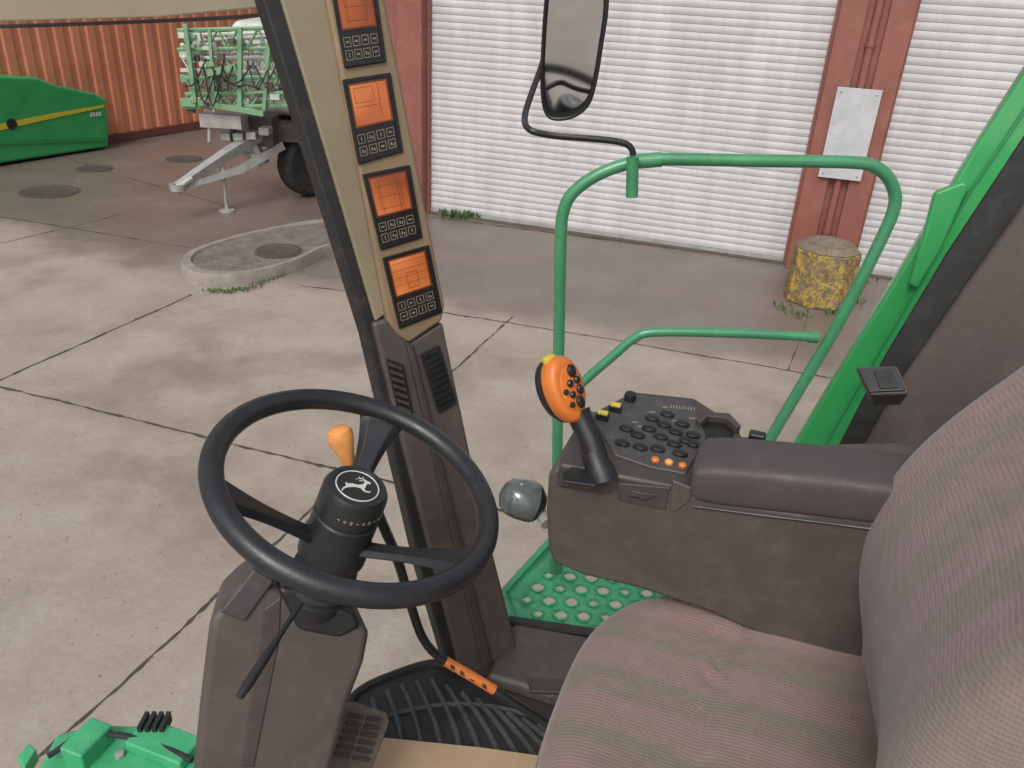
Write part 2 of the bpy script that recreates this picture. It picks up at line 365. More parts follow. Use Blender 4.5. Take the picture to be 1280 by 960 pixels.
def column(u0, u1, pipe):
    m = MB(); w = (u1-u0)
    for a, b, o1 in ((u0, u0+w*.36, .25), (u1-w*.34, u1, .25)):
        m.box(bp((a+b)/2, o1/2, HB/2), BU*((b-a)/2), BN*(o1/2), Z*(HB/2))
    o = m.build('column', 'red', bt, bevel=.006)
    m = MB(); m.box(bp((u0+w*.36+u1-w*.34)/2, .13, HB/2), BU*(w*.15), BN*.05, Z*(HB/2)); m.build('web', 'red', o)
    if pipe:
        m = MB(); uc = u0+w*.51; m.tube([bp(uc, .22, .02), bp(uc, .22, HB-.1)], .045, 14)
        for z in (.5, 1.4, 2.6, 3.8): m.tube([bp(uc, .22, z), bp(uc, .22, z+.05)], .055, 14)
        m.build('pipe', 'red', o)
column(uL0, uL1, False); column(uR0, uR1, True)
m = MB(); m.box(bp((uL0+uR1+5.2)/2, .0, 5.0), BU*((uR1+5.2-uL0)/2), BN*.1, Z*.398)
m.box(bp(uR1+6.2, .0, 2.7), BU*.99, BN*.1, Z*2.698)
m.build('wall', 'darkroof', bt)
m = MB(); m.box(bp((uR1+6.9+uL0)/2, -3.2, HB+.1), BU*((uR1+6.9-uL0)/2), BN*3.5, Z*.09); m.box(bp((uR1+6.9+uL0)/2, -6.2, 2.6), BU*((uR1+6.9-uL0)/2), BN*.1, Z*2.6)
m.build('roof', 'darkroof', bt)
m = MB(); m.box(bp((uL1+uR1+5)/2, .06, .01), BU*((uR1+5-uL1)/2), BN*.045, Z*.012); m.build('threshold', 'iron', bt)
so = .29; m = MB()
zt = on(1068, 110, B0+BN*so, BN).z; zb = on(1052, 224, B0+BN*so, BN).z; u0 = uo(1022, 222, so); u1 = uo(1097, 140, so)
sg = thing('sign_board', 'blank weathered white metal sheet fixed to the red brown column', 'sign', bp((u0+u1)/2, so, zb))
m.box(bp((u0+u1)/2, so, (zt+zb)/2), BU*((u1-u0)/2), BN*.012, Z*((zt-zb)/2)); m.build('panel', mat('white_sheet', (.50, .52, .54), (.38, .39, .41), 4, .4, dust=.4, dustc=(.3, .2, .14)), sg, bevel=.004)
for u in (u0+.05, u1-.05):
    for z in (zt-.05, zb+.05):
        m = MB(); m.lathe(bp(u, so+.012, z), BN, [(.014, 0), (.014, .006), (.004, .010)], 10); m.build('screw', 'steel', sg)
bc = G(1020, 374); bh = .60; rb = .375
bo = thing('bollard', 'faceted upright concrete bollard with peeling yellow paint and low cap', 'bollard', bc)
hexp = [bc+V((math.cos(k*math.pi/4+.25), math.sin(k*math.pi/4+.25), 0))*rb for k in range(8)]
m = MB(); m.prism(hexp, Z*bh, .97); m.build('block', 'bollard', bo, bevel=.02)
m = MB(); hx = [p+Z*bh+(bc-p)*.035 for p in hexp]; m.prism(hx, Z*.07, .74); m.prism([bc+Z*(bh+.07)+(p-bc-Z*bh)*.735 for p in hx], Z*.05, .3)
m.build('cap', mat('bollard_cap', (.20, .165, .12), (.11, .085, .065), 7, .8, .7, 40, .01, dust=.6, dustc=(.40, .29, .07)), bo, bevel=.02)
# ------------------------------------------------------------------ container, green machine, bin
c0 = G(140, 179); c1 = G(262, 159); cu = (c1-c0).normalized(); cn = V((cu.y, -cu.x, 0))
if cn.dot(-c0) < 0: cn = -cn
ct = thing('shipping_container', 'long orange corrugated container along the far yard edge', 'container', c0)
m = MB(); prof = []; a = -7.0
while a < 5.0: prof += [(a, 0), (a+.14, 0), (a+.17, -.03), (a+.27, -.03)]; a += .30
n = len(prof); vs = [c0+cu*a+cn*o+Z*z for z in (.15, 2.75) for a, o in prof]
m.add(vs, [(i, i+1, n+i+1, n+i) for i in range(n-1)])
M['cont'] = mat('orange_container_paint', (.70, .27, .15), (.54, .18, .10), 1.2, .5, .2, 20, .004, dust=.4, dustc=(.36, .15, .09))
m.build('corrugated_side', 'cont', ct, sharp=20)
m = MB(); m.box(c0+cu*-1-cn*.0+Z*.08, cu*6, cn*.05, Z*.078); m.box(c0+cu*-1+Z*2.81, cu*6, cn*.05, Z*.06); m.build('frame', 'redD', ct, bevel=.01)
m = MB(); m.box(c0+cu*-1-cn*1.3+Z*1.45, cu*6, cn*1.2, Z*1.38); m.build('body', 'cont', ct)
e0 = G(0, 209); e1 = G(138, 186); eu = (e1-e0).normalized(); en = V((eu.y, -eu.x, 0))
if en.dot(-e0) < 0: en = -en
def E(x, y, o=0): return on(x, y, e0+en*o, en)
et = thing('green_machine', 'low green farm machine with sloping cover and yellow stripe', 'farm machine', e0)
m = MB(); m.prism([E(*q) for q in [(-120, 92), (10, 95), (48, 97), (70, 106), (118, 116), (134, 124), (137, 184), (0, 205), (-120, 224)]], -en*1.1); m.build('cover', 'bodyg', et, bevel=.05)
m = MB(); m.prism([E(x, y, .012) for x, y in [(-60, 165), (0, 155), (70, 141), (131, 131), (131, 134), (70, 147), (0, 163), (-60, 174)]], -en*.006); m.build('stripe', 'yellow', et)
m = MB(); m.lathe(E(14, 155, .0), en, [(.085, 0), (.085, .02), (.05, .02), (.05, .012)], 20); m.build('port', 'rubber', et)
m = MB(); m.prism([E(x, y, .02) for x, y in [(-120, 180), (134, 172), (135, 176), (-120, 186)]], -en*.015); m.build('trim', 'green', et)
for k in range(4):
    m = MB(); m.prism([E(x+k*3.6, y-k*.35, .014) for x, y in [(113, 141), (115.4, 140.8), (115.8, 146), (113.4, 146.3)]], -en*.004); m.build('decal', 'white', et)
y0 = G(157, 171); yt = thing('storage_bin', 'yellow orange bin standing between green machine and container', 'bin', y0)
def Y(x, y, o=0): return on(x, y, y0+en*o, en)
m = MB(); m.prism([Y(136, 120), (Y(176, 114)), Y(178, 167), Y(139, 174)], -en*.5); m.build('body', 'ycrate', yt, bevel=.02)
m = MB(); m.prism([Y(133, 115, .04), Y(178, 109, .04), Y(178, 117, .04), Y(134, 123, .04)], -en*.58); m.build('lid', 'ycrate', yt, bevel=.015)
m = MB(); m.prism([Y(142, 143, .02), Y(172, 138, .02), Y(172, 141, .02), Y(142, 146, .02)], -en*.03); m.build('rib', 'orange', yt)
# ------------------------------------------------------------------ trailed sprayer
SY = 11.3
def S(x, y, o=0): return on(x, y, (0, SY+o, 0), (0, 1, 0))
sp = thing('trailed_sprayer', 'green and white trailed farm implement with folded booms and grey drawbar', 'trailer', V((S(330, 200).x, SY, 0)))
m = MB()
m.tube([S(222, 234, -.9), S(280, 195, -.4), S(340, 158, .3)], [.07, .09, .10], 4); m.tube([S(235, 232, -.8), S(300, 212, -.3), S(352, 182, .3)], [.05, .07, .08], 4)
m.tube([S(300, 152, .0), S(330, 205, .1)], .09, 4); m.tube([S(285, 185), S(322, 198)], .05, 6)
db = m.build('drawbar', 'steel', sp)
m = MB(); m.lathe(S(222, 234, -.95), Z, [(.10, -.04), (.10, .04), (.05, .04), (.05, -.04)], 20); m.tube([S(240, 222, -.8), S(222, 234, -.92)], .05, 8); m.build('tow_eye', 'steel', db)
m = MB(); jx = G(284, 264); m.tube([jx, jx+Z*.75], .024, 10); m.lathe(jx, Z, [(.11, 0), (.11, .02), (.03, .03)], 16); m.tube([jx+Z*.4, jx+Z*.75], .035, 10); m.build('jack_stand', 'steel', sp)
wt = S(385, 190, .7); wt.z = .47; ax = V((.75, -.66, 0)); m = MB()
m.lathe(wt, ax, [(.26, -.15), (.40, -.17), (.46, -.12), (.47, 0), (.46, .12), (.40, .17), (.26, .15)], 36); w_ = m.build('wheel', 'tyre', sp)
m = MB(); m.lathe(wt, ax, [(.25, .11), (.1, .04), (.08, .10), (.02, .10)], 24); m.build('hub', 'yellow', w_)
def rbox(m, c, hx, hy, hz): m.box(c, V((hx, 0, 0)), V((0, hy, 0)), V((0, 0, hz)))
wb = mat('white_boom', (.58, .62, .55), (.36, .40, .34), 5, .5, dust=.5, dustc=(.2, .26, .17))
m = MB(); rbox(m, V((S(318, 100).x+.35, SY+1.3, 1.75)), .85, .7, .62); m.build('tank', wb, sp, bevel=.15)
m = MB(); rbox(m, V((S(330, 140).x+.3, SY+1.2, .95)), .55, .9, .12); rbox(m, V((S(310, 150).x, SY+.25, 1.0)), .3, .18, .2); m.build('chassis', 'iron', sp, bevel=.02)
def frame(name, mt, x0, x1, rows, o, posts, r):
    m = MB()
    for (ya, yb) in rows: m.tube([S(x0, ya, o), S(x1, yb, o)], r, 6)
    for k in range(len(rows)-1):
        for q in range(posts):
            f0 = q/posts; f1 = (q+.5)/posts; f2 = (q+1)/posts
            A = lambda f, rw: S(x0+(x1-x0)*f, rw[0]+(rw[1]-rw[0])*f, o)
            m.tube([A(f0, rows[k]), A(f1, rows[k+1]), A(f2, rows[k])], r*.7, 5)
    m.build(name, mt, sp)
frame('boom', 'paleg', 222, 372, [(38, 34), (62, 60)], -.35, 6, .026)
frame('boom', wb, 228, 372, [(72, 74), (88, 92)], -.2, 8, .03)
frame('boom', 'paleg', 232, 372, [(98, 96), (118, 116), (134, 132)], -.4, 6, .028)
frame('boom', 'steel', 240, 372, [(52, 44), (108, 112)], .0, 9, .024)
frame('boom', wb, 226, 372, [(44, 40), (56, 54), (68, 66)], .15, 11, .022)
frame('boom', wb, 234, 372, [(100, 104), (124, 124)], -.1, 10, .024)
m = MB()
for x0, y0_, x1, y1_, w in [(232, 30, 244, 128, .04), (262, 36, 268, 140, .03), (300, 34, 300, 140, .04), (338, 30, 330, 138, .035), (248, 128, 330, 142, .05), (256, 92, 296, 84, .06)]:
    m.tube([S(x0, y0_, -.45), S(x1, y1_, -.45)], w, 4)
m.build('boom_bracket', 'paleg', sp, bevel=.005)
rr_ = random.Random(4)
for k in range(44):
    m = MB(); c = S(rr_.uniform(230, 366), rr_.uniform(40, 138), rr_.uniform(-.5, .1)); rbox(m, c, rr_.uniform(.02, .10), .03, rr_.uniform(.015, .07)); m.build('boom_fitting', wb if k % 3 else 'paleg', sp, bevel=.006)
for k in range(22):
    m = MB(); c = S(rr_.uniform(236, 366), rr_.uniform(50, 142), rr_.uniform(-.55, -.3)); rbox(m, c, rr_.uniform(.02, .06), .03, rr_.uniform(.015, .04)); m.build('nozzle_body', 'iron', sp, bevel=.006)
m = MB()
for k in range(12):
    x = 232+k*11; m.tube(cat_([S(x, 100+random.uniform(-30, 10), -.5), S(x+12, 126+random.uniform(-28, 10), -.55), S(x+26, 108+random.uniform(-36, 10), -.5)], 5), .010, 6)
m.build('hose', 'rubber', sp)
m = MB(); m.box(S(280, 150, -.2), V((.28, 0, 0)), V((0, .15, 0)), V((0, 0, .09))); m.tube([S(262, 158, -.3), S(262, 178, -.3)], .03, 8)
for k in range(5): m.box(S(268+k*16, 158+rr_.uniform(-5, 12), -.1), V((.07, 0, 0)), V((0, .1, 0)), V((0, 0, .05)))
m.build('valve_block', 'steel', sp, bevel=.02)

# ------------------------------------------------------------------ handrail + platform
HY = 1.6
def H(x, y, o=0): return on(x, y, (0, HY+o, 0), (0, 1, 0))
hr = thing('handrail', 'green tubular handrail loop around the outside platform', 'handrail', H(695, 712))
rp = [H(x, y) for x, y in [(695, 712), (696, 640), (697, 540), (699, 400), (701, 300), (705, 262), (719, 238), (752, 216), (795, 202), (830, 199), (950, 201), (1065, 203), (1096, 210), (1114, 229), (1118, 258), (1098, 306), (1050, 400), (1002, 482), (962, 550), (920, 625)]]
m = MB(); m.tube(cat_(rp, 6), .0125, 16); m.build('top_rail', 'rail', hr)
m = MB(); m.tube(cat_([H(699, 505), H(735, 472), H(765, 446), (H(793, 423)), H(822, 415), H(930, 417), H(1018, 421)], 6), .0105, 14); m.build('middle_rail', 'rail', hr)
for a, b, r in [((793, 202), (827, 199.3), .0145), ((1010, 421), (1022, 421.5), .013), ((695, 690), (695, 714), .017)]:
    m = MB(); m.tube([H(*a), H(*b)], r, 16); m.build('collar', 'rail', hr)
pz = 1.655
pf = thing('platform', 'green steel step platform with round punched holes outside the door', 'platform', G(700, 735, pz))
poly = [(628, 742), (688, 676), (790, 708), (900, 800), (700, 805), (645, 790)]
pp = [G(x, y, pz) for x, y in poly]
def inside(p, Q, mg=0):
    c = False; n = len(Q)
    for i in range(n):
        a, b = Q[i], Q[(i+1) % n]
        if (a.y > p.y) != (b.y > p.y) and p.x < (b.x-a.x)*(p.y-a.y)/(b.y-a.y)+a.x: c = not c
    if c and mg:
        for i in range(n):
            a, b = Q[i], Q[(i+1) % n]; ab = b-a; t_ = max(0, min(1, (p-a).dot(ab)/ab.length_squared))
            if (a+ab*t_-p).length < mg: return False
    return c
bm = bmesh.new(); edges = []
def loop(pts):
    vs = [bm.verts.new(p) for p in pts]
    for i in range(len(vs)): edges.append(bm.edges.new((vs[i], vs[(i+1) % len(vs)])))
loop(pp); s = .058; lips = MB()
for a in range(-14, 15):
    for b in range(-14, 15):
        c = G(700, 735, pz)+V((a*s+(b % 2)*s/2, b*s*.86, 0))
        if inside(c, pp, .028):
            rr = .0155 if (a+b) % 3 else .011
            loop([c+V((math.cos(k*math.pi/8), math.sin(k*math.pi/8), 0))*rr for k in range(16)])
            lips.lathe(c, Z, [(rr+.001, -.004), (rr+.001, .0035), (rr+.005, .0005)], 16); lips.f = lips.f[:-2]
bmesh.ops.triangle_fill(bm, use_beauty=True, use_dissolve=False, edges=edges)
me = bpy.data.meshes.new('tread_plate'); bm.to_mesh(me); bm.free()
mm = MB(); mm.add([v.co.copy() for v in me.vertices], [tuple(p.vertices) for p in me.polygons])
tp = mm.build('tread_plate', 'mint', pf); sol = tp.modifiers.new('s', 'SOLIDIFY'); sol.thickness = .004
lips.build('hole_rims', 'mint', tp)
m = MB()
for a, b in zip(pp, pp[1:]+pp[:1]): m.tube([a, b], .011, 6)
m.build('edge_frame', 'mint', pf)
# ------------------------------------------------------------------ mirror
mr = thing('wing_mirror', 'tall black wing mirror on a bent arm above the green handrail', 'mirror', H(790, 245, -.02))
MO = P(720, 70, 1.62); mn = (V((-.30, -.86, -.36)).normalized()-(MO-CAM).normalized()).normalized()
def MR(x, y, o=0): return on(x, y, MO+mn*o, mn)
outl = [(692, -60), (684, -10), (679, 60), (678, 110), (682, 138), (692, 148), (714, 146), (734, 132), (744, 104), (753, 50), (759, 5), (757, -60), (740, -90), (705, -90)]
pl = cat_([MR(x, y) for x, y in outl], 3, True)
m = MB(); m.prism(pl, -mn*.035, .8); m.build('housing', 'black', mr, bevel=.004)
cc = sum(pl, V())/len(pl); m = MB(); m.prism([cc+(p-cc)*.90+mn*.002 for p in pl], mn*.002); gl_ = m.build('mirror_glass', 'mirror', mr)
for p in gl_.data.polygons: p.use_smooth = False
m = MB(); m.tube([p+mn*.002 for p in pl], .004, 8, True); m.build('rim', 'black', mr)
m = MB(); m.tube(cat_([P(690, 40, 1.68), P(676, 85, 1.66), P(664, 118, 1.63), P(656, 146, 1.6), (H(662, 162, -.0)), H(690, 169), H(735, 173), H(772, 177), H(788, 184), H(792, 200), H(792, 226)], 6), .0065, 12); m.build('arm', 'black', mr)
m = MB(); m.tube([H(791, 196, -.022), H(790, 246, -.022)], .012, 16); m.build('clamp', 'rail', mr)

# ------------------------------------------------------------------ corner post
PA = P(600, 840, 1.78); PT = P(440, 0, 1.35); pax = (PT-PA).normalized(); PW = V((.85, .53, 0)).normalized(); PN = pax.cross(PW).normalized()
if PN.dot(CAM-PA) < 0: PN = -PN
def Q(x, y, o=0): return on(x, y, PA+PN*o, PN)
cp = thing('corner_post', 'slanted cab corner post with four orange monitor panels stacked on it', 'cab post', Q(610, 840))
m = MB(); m.prism([Q(x, y) for x, y in [(397, -70), (470, -70), (482, 0), (557, 382), (553, 402), (512, 430), (497, 418), (484, 400), (408, 0)]], -PN*.07)
up = m.build('upper_panel', 'tan', cp, bevel=.008)
m = MB(); m.prism([Q(x, y, -.012) for x, y in [(345, -70), (398, -70), (412, 0), (484, 392), (470, 402), (352, 0)]], -PN*.06); m.build('edge_trim', 'cream', cp, bevel=.004)
m = MB(); m.prism([Q(x, y, -.006) for x, y in [(466, 404), (484, 398), (512, 428), (554, 402), (568, 470), (604, 640), (650, 822), (648, 845), (592, 862), (576, 840), (548, 730), (505, 560)]], -PN*.075); lo = m.build('lower_panel', 'brown', cp, bevel=.008)
m = MB(); m.prism([Q(x, y, .004) for x, y in [(508, 428), (516, 430), (618, 838), (606, 842)]], -PN*.03); m.build('moulding', 'brownD', lo, bevel=.003)
m = MB(); m.prism([Q(x, y, -.02) for x, y in [(310, -60), (345, -60), (356, 0), (470, 405), (512, 570), (552, 735), (582, 850), (566, 850), (528, 720), (458, 420), (328, 0)]], -PN*.05); m.build('rubber_seal', 'rubber', cp, bevel=.006)
def quad(q): return lambda u, v: tuple(((q[0][k]*(1-u)+q[1][k]*u)*(1-v)+(q[3][k]*(1-u)+q[2][k]*u)*v) for k in (0, 1))
def rectl(m, f, u0, v0, u1, v1, o, t=.0012):
    m.prism([Q(*f(u0, v0), o), Q(*f(u1, v0), o), Q(*f(u1, v1), o), Q(*f(u0, v1), o)], PN*t)
def outline(m, f, u0, v0, u1, v1, o, w=.02, h=.012, t=.0005):
    rectl(m, f, u0, v0, u1, v0+h, o, t); rectl(m, f, u0, v1-h, u1, v1, o, t); rectl(m, f, u0, v0+h, u0+w, v1-h, o, t); rectl(m, f, u1-w, v0+h, u1, v1-h, o, t)
quads = [[(410, -28), (466, -34), (482, 78), (430, 86)], [(427, 100), (487, 91), (503, 190), (447, 206)], [(452, 218), (511, 206), (527, 297), (475, 313)], [(477, 322), (535, 306), (552, 390), (498, 411)]]
for qi, qd in enumerate(quads):
    f = quad(qd)
    m = MB(); rectl(m, f, 0, 0, 1, 1, -.002, .006); mo = m.build('monitor', 'bezel', cp, bevel=.0015)
    m = MB(); rectl(m, f, .10, .06, .92, .59, .0041, .0008); m.build('screen', 'screen', mo)
    m = MB(); outline(m, f, .10, .06, .92, .59, .0050, .035, .022, .0002); m.build('screen_edge', 'screenedge', mo)
    m = MB(); outline(m, f, .03, .02, .97, .985, .0041, .03, .018, .0022); m.build('bezel_rim', 'bezel', mo)
    m = MB()
    for r_ in range(2):
        for c_ in range(4):
            u = .10+c_*.21; v = .665+r_*.145; outline(m, f, u, v, u+.165, v+.11, .0042, .012, .008)
            k = random.choice([0, 1, 2])
            if k == 0: rectl(m, f, u+.05, v+.045, u+.12, v+.065, .0042, .0005)
            elif k == 1: rectl(m, f, u+.075, v+.03, u+.095, v+.08, .0042, .0005)
            else: rectl(m, f, u+.05, v+.035, u+.08, v+.075, .0042, .0005); rectl(m, f, u+.1, v+.05, u+.13, v+.08, .0042, .0005)
    m.build('key_icons', 'icon', mo)
    m = MB()
    if qi in (0, 2):
        outline(m, f, .25, .2, .75, .5, .0050, .009, .006, .0002); rectl(m, f, .3, .12, .310, .55, .005, .0002); rectl(m, f, .68, .12, .690, .55, .005, .0002); rectl(m, f, .25, .34, .75, .345, .005, .0002)
    elif qi == 1:
        rectl(m, f, .7, .1, .71, .5, .005, .0002); rectl(m, f, .2, .35, .7, .355, .005, .0002); outline(m, f, .2, .12, .6, .3, .005, .008, .005, .0002)
    else:
        for v in (.14, .24, .34, .44): rectl(m, f, .15, v, .87, v+.004, .005, .0002)
        outline(m, f, .42, .3, .66, .52, .005, .009, .006, .0002)
    m.build('screen_marks', 'scrline', mo)
f1 = quad([(481, 447), (503, 455), (517, 523), (497, 516)]); m = MB(); rectl(m, f1, 0, 0, 1, 1, -.004, .005); ve = m.build('vent', 'black', cp, bevel=.002)
m = MB()
for k in range(7): rectl(m, f1, .12, .07+k*.13, .88, .07+k*.13+.06, .002, .004)
m.build('louvre', 'brownD', ve)
f2 = quad([(524, 442), (548, 430), (570, 503), (547, 516)]); m = MB(); rectl(m, f2, 0, 0, 1, 1, -.004, .005); ve = m.build('vent', 'black', cp, bevel=.002)
m = MB()
for k in range(9): rectl(m, f2, .1, .05+k*.1, .9, .05+k*.1+.05, .002, .003)
m.build('louvre', 'black', ve)
# ------------------------------------------------------------------ cab floor, sill, mat
fz = 1.70
m = MB(); fl = [(380, 1100), (402, 930), (432, 880), (470, 852), (552, 826), (640, 776), (900, 800), (1500, 1000), (1500, 1500), (380, 1500)]
m.prism([G(x, y, fz) for x, y in fl], -Z*.06); m.build('floor', 'brownD', kind='structure')
m = MB(); cz = fz+.004
mat_o = cat_([G(x, y, cz) for x, y in [(428, 905), (445, 872), (485, 850), (548, 832), (592, 850), (632, 880), (672, 902), (720, 925)]], 5)
m.prism(mat_o+[G(720, 1040, cz), G(400, 1040, cz)], Z*.008)
fm = thing('floor_mat', 'black ribbed rubber mat curving along the cab floor edge', 'floor mat', G(560, 900, cz)); m.build('mat_sheet', 'matr', fm)
# ribs: bold bars fanning from the windscreen edge towards the seat
m = MB(); nr = 13
for k in range(nr):
    q = k/(nr-1)
    x0 = 446+q*226; y0r = 884-34*math.sin(min(1, q/.42)*math.pi/2) if q < .42 else 850+(q-.42)*98
    x1 = 440+q*330; y1r = 1000
    pts = [G(x0+(x1-x0)*s_+14*math.sin(s_*math.pi), y0r+(y1r-y0r)*s_, cz+.009) for s_ in (0, .2, .4, .6, .8, 1)]
    m.tube(cat_(pts, 3), .0068, 8)
m.build('ribs', 'matrib', fm)
m = MB(); m.tube([G(436+k*15, 912-38*math.sin(k/18*math.pi*.9)+k*.6, cz+.010) for k in range(19)], .0055, 8); m.build('cross_rib', 'matrib', fm)
m = MB(); m.tube([p+Z*.008 for p in mat_o], .010, 8); m.build('edge_lip', 'rubber', fm)
m = MB(); m.prism([G(x, y, cz+.022) for x, y in [(480, 924), (600, 936), (700, 950), (710, 1050), (430, 1050), (462, 962)]], Z*.006); m.build('floor_sheet', 'cardm', label='flat tan sheet lying on the floor beside the pedal', cat='sheet', bevel=.002)
sl = thing('door_sill', 'brown moulded sill at the foot of the corner post', 'sill', G(660, 840, fz))
m = MB(); m.prism([G(x, y, fz+.0) for x, y in [(622, 822), (640, 788), (740, 806), (740, 880), (690, 886), (650, 872), (604, 858)]], Z*.035, .93); sb = m.build('sill_cover', 'brown', sl, bevel=.012)
m = MB(); m.prism([G(x, y, fz+.031) for x, y in [(658, 850), (702, 853), (705, 870), (664, 868)]], Z*.010); m.build('hatch', 'brownD', sl, bevel=.003)
m = MB(); m.tube([G(636, 776, fz+.03), G(780, 797, fz+.03)], .012, 8); m.build('edge_seal', 'rubber', sl)
# ------------------------------------------------------------------ steering column
def wfit(p):
    x, y, Rr, a, b = p
    c = P(x, y, 1.1); n = V((math.sin(a)*math.cos(b), math.sin(a)*math.sin(b), math.cos(a))); u = n.orthogonal().normalized(); w = n.cross(u)
    pts = [proj(c+(u*math.cos(2*math.pi*k/60)+w*math.sin(2*math.pi*k/60))*Rr) for k in range(60)]
    l = min(pts); r = max(pts); t_ = min(pts, key=lambda q: q[1]); bt_ = max(pts, key=lambda q: q[1])
    return (l[0]-247)**2+(r[0]-622)**2+(t_[1]-492)**2+(bt_[1]-758)**2+.1*((l[1]-582)**2+(r[1]-668)**2+(t_[0]-400)**2+(bt_[0]-470)**2)
best = [435, 615, .213, .42, -.36]; bc_ = wfit(best); rg = random.Random(1); stp = [12, 12, .012, .12, .3]
for i in range(1400):
    k_ = 1-.9*i/1400; q = [v+rg.gauss(0, 1)*s_*k_*.6 for v, s_ in zip(best, stp)]; c_ = wfit(q)
    if c_ < bc_: best, bc_ = q, c_
WC = P(best[0], best[1], 1.1); WN = V((math.sin(best[3])*math.cos(best[4]), math.sin(best[3])*math.sin(best[4]), math.cos(best[3])))
st = thing('steering_column', 'black three spoke steering wheel on a brown column with levers', 'steering wheel', P(340, 960, 1.2))
def W(x, y, o=0): return on(x, y, WC+WN*o, WN)
wx = (W(622, 670)-WC); wx = (wx-WN*wx.dot(WN)).normalized(); wy = WN.cross(wx)
RW = best[2]-.0155
m = MB(); m.tube([WC+wx*math.cos(a)*RW+wy*math.sin(a)*RW for a in [2*math.pi*k/96 for k in range(96)]], .0158, 18, True); rim = m.build('steering_wheel', 'rim', st)
HD = -.012
for (x, y) in [(480, 518), (268, 606), (590, 696)]:
    d = W(x, y)-WC; d = (d-WN*d.dot(WN)).normalized(); sd = WN.cross(d)
    m = MB(); sec = []; N_ = 16
    for k in range(N_+1):
        t_ = k/N_; rr = .03+t_*(RW-.03); ht = -.100+.096*(t_**1.05); hw = .019-.004*math.sin(t_*math.pi)+.022*t_**3; th = .0075
        c = WC+d*rr+WN*ht
        sec.append([c-sd*hw-WN*th*.3, c-sd*hw*.6+WN*th, c+sd*hw*.6+WN*th, c+sd*hw-WN*th*.3, c+sd*hw*.6-WN*th, c-sd*hw*.6-WN*th])
    m.rings(sec); m.build('spoke', 'rim', rim, bevel=.002, seg=2)
m = MB(); m.lathe(WC-WN*.125+WN*HD, WN, [(.038, 0), (.050, .006), (.050, .040), (.047, .048), (.047, .085), (.0445, .087), (.0445, .092), (.047, .094), (.046, .128), (.041, .137), (.034, .138), (.033, .136), (.005, .136)], 48); m.build('hub', 'rim', rim)
EC = WC+WN*(.0115+HD)
eu_ = (RR-WN*RR.dot(WN)).normalized(); ev_ = WN.cross(eu_)
m = MB(); m.lathe(EC, WN, [(.0305, -.001), (.0305, .0002), (.002, .0002)], 48); m.build('badge_disc', 'bezel', rim)
m = MB(); m.tube([EC+(eu_*math.cos(a)+ev_*math.sin(a))*.0300 for a in [2*math.pi*k/64 for k in range(64)]], .0011, 8, True); m.build('badge_ring', 'white', rim)
def DE(x, y, o):
    x, y = -x, y-.05; ca, sa = math.cos(.30), math.sin(.30)
    return EC+eu_*((x*ca-y*sa)*.0285)+ev_*((x*sa+y*ca)*.0285)+WN*o
deer = [(-.70, .30), (-.64, .38), (-.54, .43), (-.46, .44), (-.40, .36), (-.34, .24), (-.22, .14), (-.05, .10), (.12, .12), (.26, .16), (.38, .14), (.48, .12), (.58, .22), (.60, .16), (.57, .02), (.64, -.10), (.78, -.22), (.86, -.40), (.80, -.42), (.72, -.28), (.58, -.18), (.46, -.13), (.34, -.10), (.18, -.06), (.0, -.08), (-.14, -.12), (-.20, -.24), (-.34, -.36), (-.50, -.38), (-.62, -.30), (-.60, -.25), (-.50, -.31), (-.36, -.27), (-.30, -.16), (-.36, -.06), (-.42, .08), (-.48, .20), (-.56, .25), (-.68, .25)]
m = MB(); m.prism([DE(x, y, .0003) for x, y in deer], WN*.0007)
for path in ([(-.50, .42), (-.36, .56), (-.10, .58), (.02, .50)], [(-.36, .55), (-.34, .70)], [(-.22, .575), (-.16, .70)], [(-.46, .42), (-.28, .44), (-.12, .40)]):
    m.tube([DE(x, y, .0006) for x, y in path], .0006, 6)
m.build('emblem', 'white', rim)
for k in range(9):
    m = MB(); a = -1.8+k*.19; c = WC+WN*(HD-.016)+(eu_*math.cos(a)+ev_*math.sin(a))*.0466; m.box(c, (ev_*math.cos(a)-eu_*math.sin(a))*.0018, WN*.0010*(1+k % 3), (eu_*math.cos(a)+ev_*math.sin(a))*.0004); m.build('hub_mark', 'icon', rim)
m = MB(); prof = [(.036, 0)]
for k in range(6): prof += [(.044+.002*k, -.012*k-.006), (.037+.002*k, -.012*k-.012)]
m.lathe(WC-WN*.135, WN, prof[::-1], 32); m.build('bellows', 'rubber', st)
m = MB(); m.lathe(WC-WN*.33, WN, [(.055, 0), (.055, .12), (.045, .15)], 24); m.build('column_tube', 'black', st)
KO = P(350, 850, 1.17); KN = V((.30, -.90, .28)).normalized()
def K(x, y, o=0): return on(x, y, KO+KN*o, KN)
m = MB(); m.prism([K(x, y) for x, y in [(262, 772), (300, 735), (330, 728), (420, 768), (464, 788), (456, 830), (437, 880), (408, 990), (398, 1200), (225, 1200), (238, 990), (250, 870)]], -KN*.15, .93); ho = m.build('column_housing', 'brown', st, bevel=.014)
m = MB(); m.prism([K(x, y, .006) for x, y in [(274, 766), (317, 712), (343, 727), (306, 778)]], -KN*.05); m.build('cover_plate', 'grey', st, bevel=.004)
m = MB(); m.prism([K(x, y, .002) for x, y in [(330, 762), (352, 745), (350, 800), (318, 960), (300, 960)]], -KN*.01); m.build('moulded_panel', 'brownD', ho, bevel=.003)
m = MB(); m.prism([K(x, y, .006) for x, y in [(345, 735), (380, 735), (446, 768), (452, 786), (425, 800), (372, 790)]], -KN*.07); m.build('upper_collar', 'black', st, bevel=.01)
